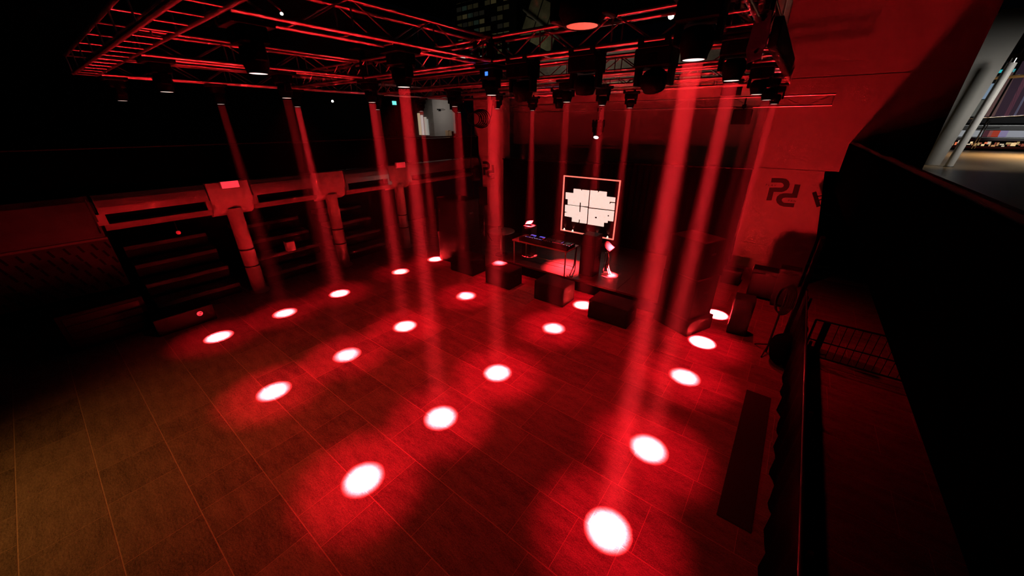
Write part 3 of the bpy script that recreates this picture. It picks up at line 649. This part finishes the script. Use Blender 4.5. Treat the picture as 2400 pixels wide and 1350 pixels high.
for ci, x in enumerate(COLX):
    for ri, y in enumerate(ROWY):
        lb = 'black moving head lamp, %s row back, %s line from left' % (ORD[ri], ORD[ci])
        if (ci, ri) == (3, 0): continue
        moving_head(lb, x, y, TB - 0.03, LENS_Z, True, 0.86, halo=HALO_FILL.get((ci, ri), 0.0), glow=GLOW[ci] if ri < 5 else 0.0, blue=(ci == 2 and ri == 2), power=POW.get((ci, ri), 0.9))
# unlit or off-axis heads
moving_head('nearest moving head at top centre with glowing red lens', -1.07, 1.99, TB - 0.03, 5.46, 'red', 0.95)
t = thing('lamp_mount', 'black side arm carrying the nearest lamp beside the right truss', 'arm', (-1.07, 1.99, TB)); rod('arm', (-0.15, 0, 0.01), (0.36, 0, 0.01), 0.025, M['blackm'], t); box('clamp', (0.15, -0.04, -0.03), (0.22, 0.04, 0.05), M['blackm'], t)
moving_head('large unlit moving head tilted at the first far truss, left one', -3.45, 4.75, TB - 0.03, 5.32, False, 1.15, (0.25, 0.0))
moving_head('large unlit moving head at the first far truss next to the nearest lamp', -2.45, 4.75, TB - 0.03, 5.36, False, 1.15, (0.2, 0.1))
moving_head('large unlit round moving head at the first far truss, right one', -1.58, 4.75, TB - 0.03, 5.36, False, 1.2, (0.5, 0.0))
moving_head('small unlit moving head at the third far truss', -5.35, 9.0, TB - 0.03, 5.38, False, 0.9)
moving_head('unlit tilted moving head before the pale upper room', -9.2, 9.0, TB - 0.03, 5.36, False, 1.1, (0.3, -0.5))
moving_head('single moving head hung on the ladder truss, aimed at the sign', -6.35, 13.6, 5.12, 4.50, True, 1.15, (-0.61, -0.15), power=0.22, cone=17)
t = thing('hanging_pipe', 'black drop pipe holding the single lamp under the ladder truss', 'pipe', (-6.35, 13.6, 5.14))
rod('pipe', (0, 0, 0), (0, 0, 0.62), 0.03, M['blackm'], t); box('clamp', (-0.06, -0.06, 0.30), (0.06, 0.06, 0.42), M['blackm'], t)

# rig extras at the right: hoist, hanging boxes, plate, power rack
t = thing('chain_hoist', 'black chain hoist hanging above the right truss line', 'hoist', (-0.75, 2.6, 6.2)); box('motor', (-0.14, -0.2, 0.1), (0.14, 0.2, 0.6), M['black'], t, 0.03); rod('chain', (0, 0, 0.6), (0, 0, 7.8), 0.012, M['blackm'], t); link('chain_bag', lathe_me([(0.0, 0.0), (0.10, 0.02), (0.13, 0.3), (0.12, 0.42), (0.0, 0.42)], M['cloth'], 14), t, (0.28, 0, 0.15))
box('hook', (-0.03, -0.03, -0.02), (0.03, 0.03, 0.1), M['blackm'], t)
t = thing('chain_hoist', 'black chain hoist hanging above the left rear corner of the rig', 'hoist', (-7.35, 4.75, 6.2)); box('motor', (-0.14, -0.2, 0.1), (0.14, 0.2, 0.6), M['black'], t, 0.03); rod('chain', (0, 0, 0.6), (0, 0, 7.8), 0.012, M['blackm'], t); box('hook', (-0.03, -0.03, -0.02), (0.03, 0.03, 0.1), M['blackm'], t)
t = thing('hanging_speaker', 'black wall speaker hanging behind the rightmost beam', 'speaker', (-1.9, 12.0, 5.7)); box('cabinet', (-0.22, -0.14, 0.0), (0.22, 0.14, 0.5), M['cab'], t, 0.01); rod('hanger', (0, 0, 0.5), (0, 0, 8.3), 0.012, M['blackm'], t)
t = thing('hanging_speaker', 'black speaker hanging below the ladder truss at right', 'speaker', (-1.72, 13.6, 5.0)); box('cabinet', (-0.24, -0.16, 0.0), (0.24, 0.16, 0.42), M['cab'], t, 0.02); rod('hanger', (0, 0, 0.42), (0, 0, 0.76), 0.02, M['blackm'], t); box('clamp', (-0.05, -0.05, 0.44), (0.05, 0.05, 0.54), M['blackm'], t)
t = thing('wall_speaker', 'black rounded wall speaker left of the left pillar logo', 'speaker', (-13.05, 13.9, 2.35)); link('cabinet', lathe_me([(0.0, 0.0), (0.22, 0.04), (0.30, 0.2), (0.30, 0.75), (0.0, 0.8)], M['cab'], 16), t); box('bracket', (-0.05, 0.25, 0.4), (0.05, 0.42, 0.5), M['blackm'], t)
t = thing('power_rack', 'black power rack hanging at the right end of the rig', 'rack', (-0.54, 6.8, 5.74)); box('cabinet', (-0.045, -1.6, 0.0), (0.045, 1.6, 0.27), M['cab'], t, 0.01)
for i in range(7): link('connector', lathe_me([(0.0, 0.0), (0.018, 0.0), (0.018, 0.02), (0.0, 0.02)], M['led_r'] if i % 3 == 0 else M['steel'], 8), t, (-0.047, -1.4 + i * 0.42, 0.08 + 0.1 * (i % 2)), rot=(0, -PI / 2, 0))
t = thing('violet_plate', 'violet lit rounded plate of a lamp at the right rig end', 'lamp plate', (-0.57, 4.4, 5.52))
pl = [(-0.05, 0.0), (0.05, 0.03), (0.07, 0.22), (0.05, 0.38), (-0.02, 0.40), (-0.07, 0.30), (-0.08, 0.1)]
link('plate', plate_me(pl, -0.02, 0.02, M['violet']), t)
for z in (0.08, 0.32): link('bolt', lathe_me([(0.0, 0.0), (0.012, 0.0), (0.012, 0.01), (0.0, 0.01)], M['black'], 8), t, (0.0, -0.02, z), rot=(PI / 2, 0, 0))
# cable bundle
t = thing('cable_bundle', 'black cable bundle drooping in loops beside the left pillar', 'cables', (-10.2, 11.0, 5.0))
for q in range(6):
    pts = [((0.32 + 0.03 * q) * math.cos(a) + 0.05 * q - 0.1, 0.03 * q, 0.2 + (0.22 + 0.02 * q) * math.sin(a)) for a in [i * 2 * PI / 22 for i in range(22)]]
    tube('cable_loop', pts, 0.02, M['cable'], t, 6, True)
tube('cable', [(-0.9, 0, 0.9), (-0.65, 0, 0.75), (-0.4, 0, 0.45), (-0.2, 0, 0.2)], 0.04, M['cable'], t)
tube('cable', [(0.9, 0, 0.85), (0.8, 0, 0.3), (0.6, 0, -0.02), (0.4, 0, 0.05), (0.25, 0, 0.3)], 0.02, M['cable'], t)
tube('cable', [(-0.2, 0, 0.1), (-0.35, 0, -1.5), (-0.5, 0.3, -3.5), (-0.45, 0.3, -4.9)], 0.018, M['cable'], t)
# ------------------------------------------------------------------ UPPER BACKGROUND
gal = struct(box('wall_gallery', (-16, 18.4, 6.3), (-1.0, 18.6, 8.2), M['dim']))
xs = [-14.9, -14.0, -13.1, -12.2, -11.3, -10.4, -9.5, -8.6, -7.7, -6.8, -5.9, -5.0, -4.1, -3.2, -2.3, -1.4]
for i, (a, b) in enumerate(zip(xs, xs[1:])):
    top = 8.0 if a < -12.5 else 6.95
    mm = M['purple'] if -12.3 < a < -10.2 else M['beige']
    box('wall_panel', (a - gal.location.x, 18.3 - gal.location.y, 6.4 - gal.location.z), (b - 0.06 - gal.location.x, 18.4 - gal.location.y, top - gal.location.z), mm, gal)
struct(box('floor_gallery_light_stop', (-16, 16.2, 6.18), (-1.0, 18.4, 6.28), M['dark']))  # unseen, added to stop the gallery lamp leaking to the corridor floor
struct(box('light_block_ledge', (-1.3, 14.9, 7.35), (2.8, 15.6, 7.45), M['dark']))  # unseen ledge, added to block lamp light falling behind the wall
ug = struct(box('wall_upper_right', (-2.3, 15.6, 7.6), (2.8, 15.7, 8.7), M['dim']))
for i in range(6): box('wall_panel', (-1.35 + i * 0.62 - ug.location.x, 15.5 - ug.location.y, 8.02 - ug.location.z), (-0.78 + i * 0.62 - ug.location.x, 15.6 - ug.location.y, 8.6 - ug.location.z), M['beige'], ug)
t = thing('stair_frame', 'pale steel uprights seen at the top right of the rig', 'frame', (-1.6, 15.2, 7.0))
for i, x in enumerate((-0.75, -0.6, -0.42, 0.12, 0.3)): rod('upright', (x, 0, 0.3), (x - 0.05, 0, 2.2), 0.028, M['steel'], t)
rod('crossbar', (-0.8, 0, 1.3), (0.6, 0, 1.45), 0.02, M['steel'], t)
area('upper_right_light', (-0.3, 15.0, 9.4), (-0.3, 15.55, 8.3), 2.0, 5, (1.0, 0.85, 0.62), size_y=0.3, spread=70)
# glazed roof panels
sky = thing('glass_roof', 'olive lit glass roof panes with dark bars high above the rig', 'roof', (-16.9, 24.2, 10.3))
sky.rotation_euler = (0, 0.45, 0)
for i in range(3):
    for j in range(2):
        box('pane', (-1.0 + i * 0.95, -0.02, -0.1 + j * 1.25), (-0.1 + i * 0.95, 0.02, 1.08 + j * 1.25), M['olive'], sky)
for i in range(4): box('bar', (-1.05 + i * 0.95, -0.06, -0.2), (-1.0 + i * 0.95, 0.06, 2.5), M['blackm'], sky)
rod('beam', (-1.3, -0.15, 1.35), (2.2, -0.15, 0.85), 0.07, M['dim'], sky)
fac = thing('lit_facade', 'dim office facade with rows of lit windows behind the glass roof', 'building', (-23, 26, 9.5))
box('wall', (-3.0, 0, -0.4), (3.2, 0.3, 5.5), M['dark'], fac)
rr = random.Random(11)
fm = [mat('dim_window_%d' % i, (0.1, 0.1, 0.08), 0.3, emit=c, est=e) for i, (c, e) in enumerate((((0.5, 0.42, 0.18), 0.018), ((0.5, 0.40, 0.16), 0.045), ((0.3, 0.5, 0.35), 0.02), ((0.45, 0.42, 0.3), 0.01)))]
for i in range(9):
    for j in range(9):
        if rr.random() < 0.28: continue
        box('window', (-2.7 + i * 0.62, -0.03, 0.1 + j * 0.55), (-2.2 + i * 0.62, 0.0, 0.38 + j * 0.55), rr.choice(fm), fac)
# small distant lamps
def spot_lamp(lb, loc, r=0.05, mm='warmwhite'):
    t = thing('ceiling_spotlight', lb, 'lamp', loc, group='distant ceiling lamps'); link('bulb', lathe_me([(0.0, -r), (r * 0.8, -r * 0.6), (r, 0.0), (r * 0.8, r * 0.6), (0.0, r)], M[mm], 12), t); rod('stem', (0, 0, r), (0, 0, r + 0.5), 0.02, M['blackm'], t)
spot_lamp('bright white lamp shining above the right end of the rig', (-6.28, 20, 9.45), 0.13)
spot_lamp('tiny white lamp in the dark above the left truss', (-18.0, 8.27, 9.04), 0.06)
spot_lamp('tiny white lamp below the rig at the upper left', (-18.0, 9.7, 5.99), 0.05)
t = thing('exit_sign', 'small cyan lit exit sign on the upper left gallery', 'sign', (-18.0, 13.11, 6.02)); box('housing', (-0.04, -0.14, -0.07), (0.0, 0.14, 0.13), M['white'], t); box('face', (0.001, -0.13, -0.06), (0.006, 0.13, 0.12), M['exitsign'], t); rod('hanger', (-0.02, 0, 0.13), (-0.02, 0, 7.98), 0.01, M['blackm'], t)
t = thing('strip_lamp', 'thin pale strip lamp glowing beyond the rig centre', 'lamp', (-19.0, 20.5, 9.05)); box('tube', (-1.4, -0.03, 0), (0.9, 0.03, 0.07), M['strip'], t, rot=(0, 0.06, 0)); box('housing', (-1.4, -0.05, 0.07), (0.9, 0.05, 0.13), M['dark'], t, rot=(0, 0.06, 0)); rod('hanger', (0, 0, 0.1), (0, 0, 4.95), 0.012, M['blackm'], t)
# upper left room: pale wall, bags, window slits
ur = struct(box('wall_upper_room', (-19.55, 17.1, 4.2), (-17.55, 17.3, 6.6), M['wall']))
struct(box('wall_upper_room_dark', (-24.0, 17.4, 3.4), (-19.9, 17.6, 7.5), M['dim']))
for i, (x, mm) in enumerate(((-21.35, (1.0, 0.75, 0.45)), (-21.05, (0.7, 0.85, 0.8)), (-20.72, (0.75, 0.65, 0.55)), (-20.45, (0.5, 0.5, 0.45)))):
    w = box('window_%d' % (i + 2), (x, 17.28, 4.35), (x + (0.18 if i < 3 else 0.07), 17.36, 5.7 - 0.12 * i), mat('lit_slit_%d' % i, (0.3, 0.3, 0.3), 0.3, emit=mm, est=0.35)); struct(w)
t = thing('cardboard_box', 'brown boxes stacked at the foot of the pale upper wall', 'box', (-17.9, 16.9, 4.25)); box('carton', (-0.3, -0.1, 0), (-0.02, 0.1, 0.42), M['card'], t, 0.01); box('carton', (0.0, -0.1, 0), (0.28, 0.1, 0.38), M['card'], t, 0.01)
t = thing('wall_hook_rail', 'small dark door closer on the pale upper wall', 'fitting', (-18.9, 17.0, 5.86)); box('body', (-0.1, -0.03, -0.03), (0.12, 0.06, 0.04), M['black'], t); rod('arm', (0.1, 0.0, 0.02), (0.5, 0.0, 0.04), 0.015, M['chrome'], t)
struct(box('floor_upper_room', (-24, 14.9, 4.1), (-13.4, 18, 4.25), M['dark']))

# ------------------------------------------------------------------ RIGHT HALL: grey wall, column, window
struct(plate('wall_hall', [(3.3, 3.5), (4.50, 3.5), (5.05, 8.6), (3.3, 8.6)], 22.3, 22.5, M['wallgrey']))
t = thing('white_column', 'leaning white round column beside the hall window', 'column', (4.62, 21.7, 3.5))
q = Vector((0.30, 0.02, 3.42)); 
rod('shaft', (0, 0, 0.03), q, 0.115, M['white'], t, 20); rod('cap', q, q * 1.04, 0.07, M['chrome'], t, 16); link('foot', lathe_me([(0.0, 0.0), (0.15, 0.0), (0.13, 0.04), (0.0, 0.04)], M['blackm'], 20), t)
t = thing('wall_box', 'small dark box on the grey hall wall near floor', 'box', (3.86, 22.2, 4.0)); box('body', (-0.3, -0.06, 0.0), (0.10, 0.06, 0.14), M['black'], t, 0.02); box('plug', (0.1, -0.04, 0.03), (0.16, 0.04, 0.1), M['black'], t)
WY = 37.0
wn = struct(box('window_1', (7.2, WY, 3.5), (20, WY + 0.1, 3.64), M['black']))
def wb(nm, lo, hi, m, bev=0): return box(nm, [lo[i] - wn.location[i] for i in range(3)], [hi[i] - wn.location[i] for i in range(3)], m, wn, bev)
gl = bpy.data.materials.new('window_glass'); gl.use_nodes = True; b = gl.node_tree.nodes['Principled BSDF']; b.inputs['Transmission Weight'].default_value = 1.0; b.inputs['Roughness'].default_value = 0.0; b.inputs['IOR'].default_value = 1.1; b.inputs['Base Color'].default_value = (0.95, 0.97, 1, 1)
for x0, x1 in ((7.2, 8.48), (8.56, 12.5), (12.54, 20)): wb('pane', (x0, WY + 0.04, 3.64), (x1, WY + 0.06, 9.2), gl)
def wr_(nm, p0, p1, r, m):
    rod(nm, [p0[i] - wn.location[i] for i in range(3)], [p1[i] - wn.location[i] for i in range(3)], r, m, wn, 10)
wr_('mullion', (8.46, WY - 0.06, 3.6), (8.70, WY - 0.06, 8.5), 0.045, M['chrome']); wr_('mullion', (8.58, WY - 0.10, 3.6), (8.64, WY - 0.10, 5.2), 0.025, M['chrome'])
wr_('transom', (7.2, WY - 0.1, 7.50), (20, WY - 0.1, 7.95), 0.09, M['white']); wr_('handrail', (7.2, WY - 0.3, 5.30), (20, WY - 0.3, 6.2), 0.025, M['chrome'])
wb('head_bar', (7.2, WY - 0.15, 8.33), (20, WY + 0.1, 8.7), M['black'])
t = thing('balcony_beam', 'pale horizontal beam outside the hall window', 'beam', (7.2, 38.0, 4.66)); box('beam', (0, -0.1, 0), (13, 0.1, 0.30), M['white'], t, 0.02); rod('rod', (1.2, -0.14, 0.12), (2.2, -0.14, 0.16), 0.025, M['blackm'], t); box('black_band', (0, -0.05, 0.32), (13, 0.1, 0.42), M['black'], t)  # plain black band along the top of the beam
t = thing('street_banner', 'white banner with dark and red blocks outside the window', 'banner', (7.2, 38.3, 4.28))
for i, (a, c, col) in enumerate(((0.0, 1.70, (0.42, 0.43, 0.44)), (1.72, 1.98, (0.10, 0.03, 0.04)), (1.98, 2.12, (0.35, 0.10, 0.09)), (2.12, 2.42, (0.50, 0.06, 0.03)), (2.42, 2.75, (0.33, 0.28, 0.46)), (2.75, 13, (0.40, 0.41, 0.45)))):
    box('banner_block', (a, 0, 0), (c, 0.03, 0.42), mat('banner_%d' % i, col, 0.6, emit=col, est=0.5), t)
t = thing('lower_beam', 'lower pale beam outside the hall window', 'beam', (7.2, 38.0, 4.06)); box('beam', (0, -0.08, 0), (13, 0.08, 0.20), M['white'], t, 0.02)
t = thing('city_lights', 'band of warm city lights seen through the hall window', 'lights', (7.4, 39.0, 3.68))
rr = random.Random(5)
for i in range(60):
    x = i * 0.11 + rr.uniform(0, 0.04); col = rr.choice(((1.0, 0.72, 0.35), (1.0, 0.85, 0.6), (0.9, 0.2, 0.08), (0.5, 0.25, 0.1), (0.7, 0.5, 0.2), (0.25, 0.05, 0.03)))
    k = 'city_%s' % (col,)
    if k not in CACHE: CACHE[k] = mat('city_light', (0.2, 0.1, 0.05), 0.5, emit=col, est=rr.choice((0.5, 0.8, 1.2)))
    z = rr.uniform(0, 0.18); box('light', (x, 0, z), (x + rr.uniform(0.05, 0.2), 0.05, z + rr.uniform(0.06, 0.2)), CACHE[k], t)
t = thing('red_kerb', 'dark red sill band below the city lights', 'sill', (7.2, 37.8, 3.55)); box('band', (0, -0.05, 0), (13, 0.05, 0.17), mat('dark_red_paint', (0.36, 0.03, 0.03), 0.6, noise=0.1), t); box('kerb_edge', (0, -0.08, 0.0), (13, -0.05, 0.03), M['black'], t)
t = thing('glass_tower', 'dark tower with blue and purple reflections beyond the window', 'building', (7.2, 40.5, 4.8))
box('facade', (0.4, 0, 0), (14, 0.3, 6), M['dark'], t)
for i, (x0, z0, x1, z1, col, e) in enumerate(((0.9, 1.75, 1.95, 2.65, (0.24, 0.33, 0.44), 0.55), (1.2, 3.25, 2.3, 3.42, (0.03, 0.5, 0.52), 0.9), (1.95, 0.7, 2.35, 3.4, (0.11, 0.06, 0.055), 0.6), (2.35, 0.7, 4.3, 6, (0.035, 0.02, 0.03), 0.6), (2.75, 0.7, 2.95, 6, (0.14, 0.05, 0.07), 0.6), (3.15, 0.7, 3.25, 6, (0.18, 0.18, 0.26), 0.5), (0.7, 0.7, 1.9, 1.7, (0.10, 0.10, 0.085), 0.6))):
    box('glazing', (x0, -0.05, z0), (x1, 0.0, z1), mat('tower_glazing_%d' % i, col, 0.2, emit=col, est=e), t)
area('outside_light', (11.0, 37.5, 9.2), (11.0, 38.2, 4.4), 5.0, 75, (0.95, 0.95, 0.9), size_y=0.3, spread=120)

# ------------------------------------------------------------------ HAZE (real homogeneous smoke in the hall)
def haze_mat(d):
    hm = bpy.data.materials.new('stage_haze'); hm.use_nodes = True; nt = hm.node_tree
    for n in list(nt.nodes):
        if n.type == 'BSDF_PRINCIPLED': nt.nodes.remove(n)
    vs = nt.nodes.new('ShaderNodeVolumeScatter'); vs.inputs['Color'].default_value = (1, 1, 1, 1); vs.inputs['Density'].default_value = d; vs.inputs['Anisotropy'].default_value = 0.0
    nt.links.new(vs.outputs[0], nt.nodes['Material Output'].inputs['Volume'])
    hm.cycles.volume_sampling = 'EQUIANGULAR'
    return hm
for lo, hi, d, lb in (((-5.9, 2.5, 0.3), (-0.35, 6.2, 7.4), 1.0, 'thick pocket of red stage haze around the right near beams'),
                      ((-11.5, 4.0, 0.3), (-5.91, 6.2, 7.4), 0.8, 'pocket of red stage haze around the third row beams at left'),
                      ((-11.5, 2.5, 0.3), (-5.91, 3.99, 7.4), 0.25, 'faint haze around the second row beams at left'),
                      ((-2.2, 6.21, 0.3), (-0.35, 13.9, 7.4), 0.07, 'faint haze in front of the right pillar'),
                      ((-11.5, 6.21, 0.3), (-2.21, 13.9, 7.4), 0.45, 'thin red haze over the stage and far lamps')):
    hz = box('stage_haze', lo, hi, haze_mat(HAZE * d)); hz['kind'] = 'stuff'; tag(hz, lb, 'haze')
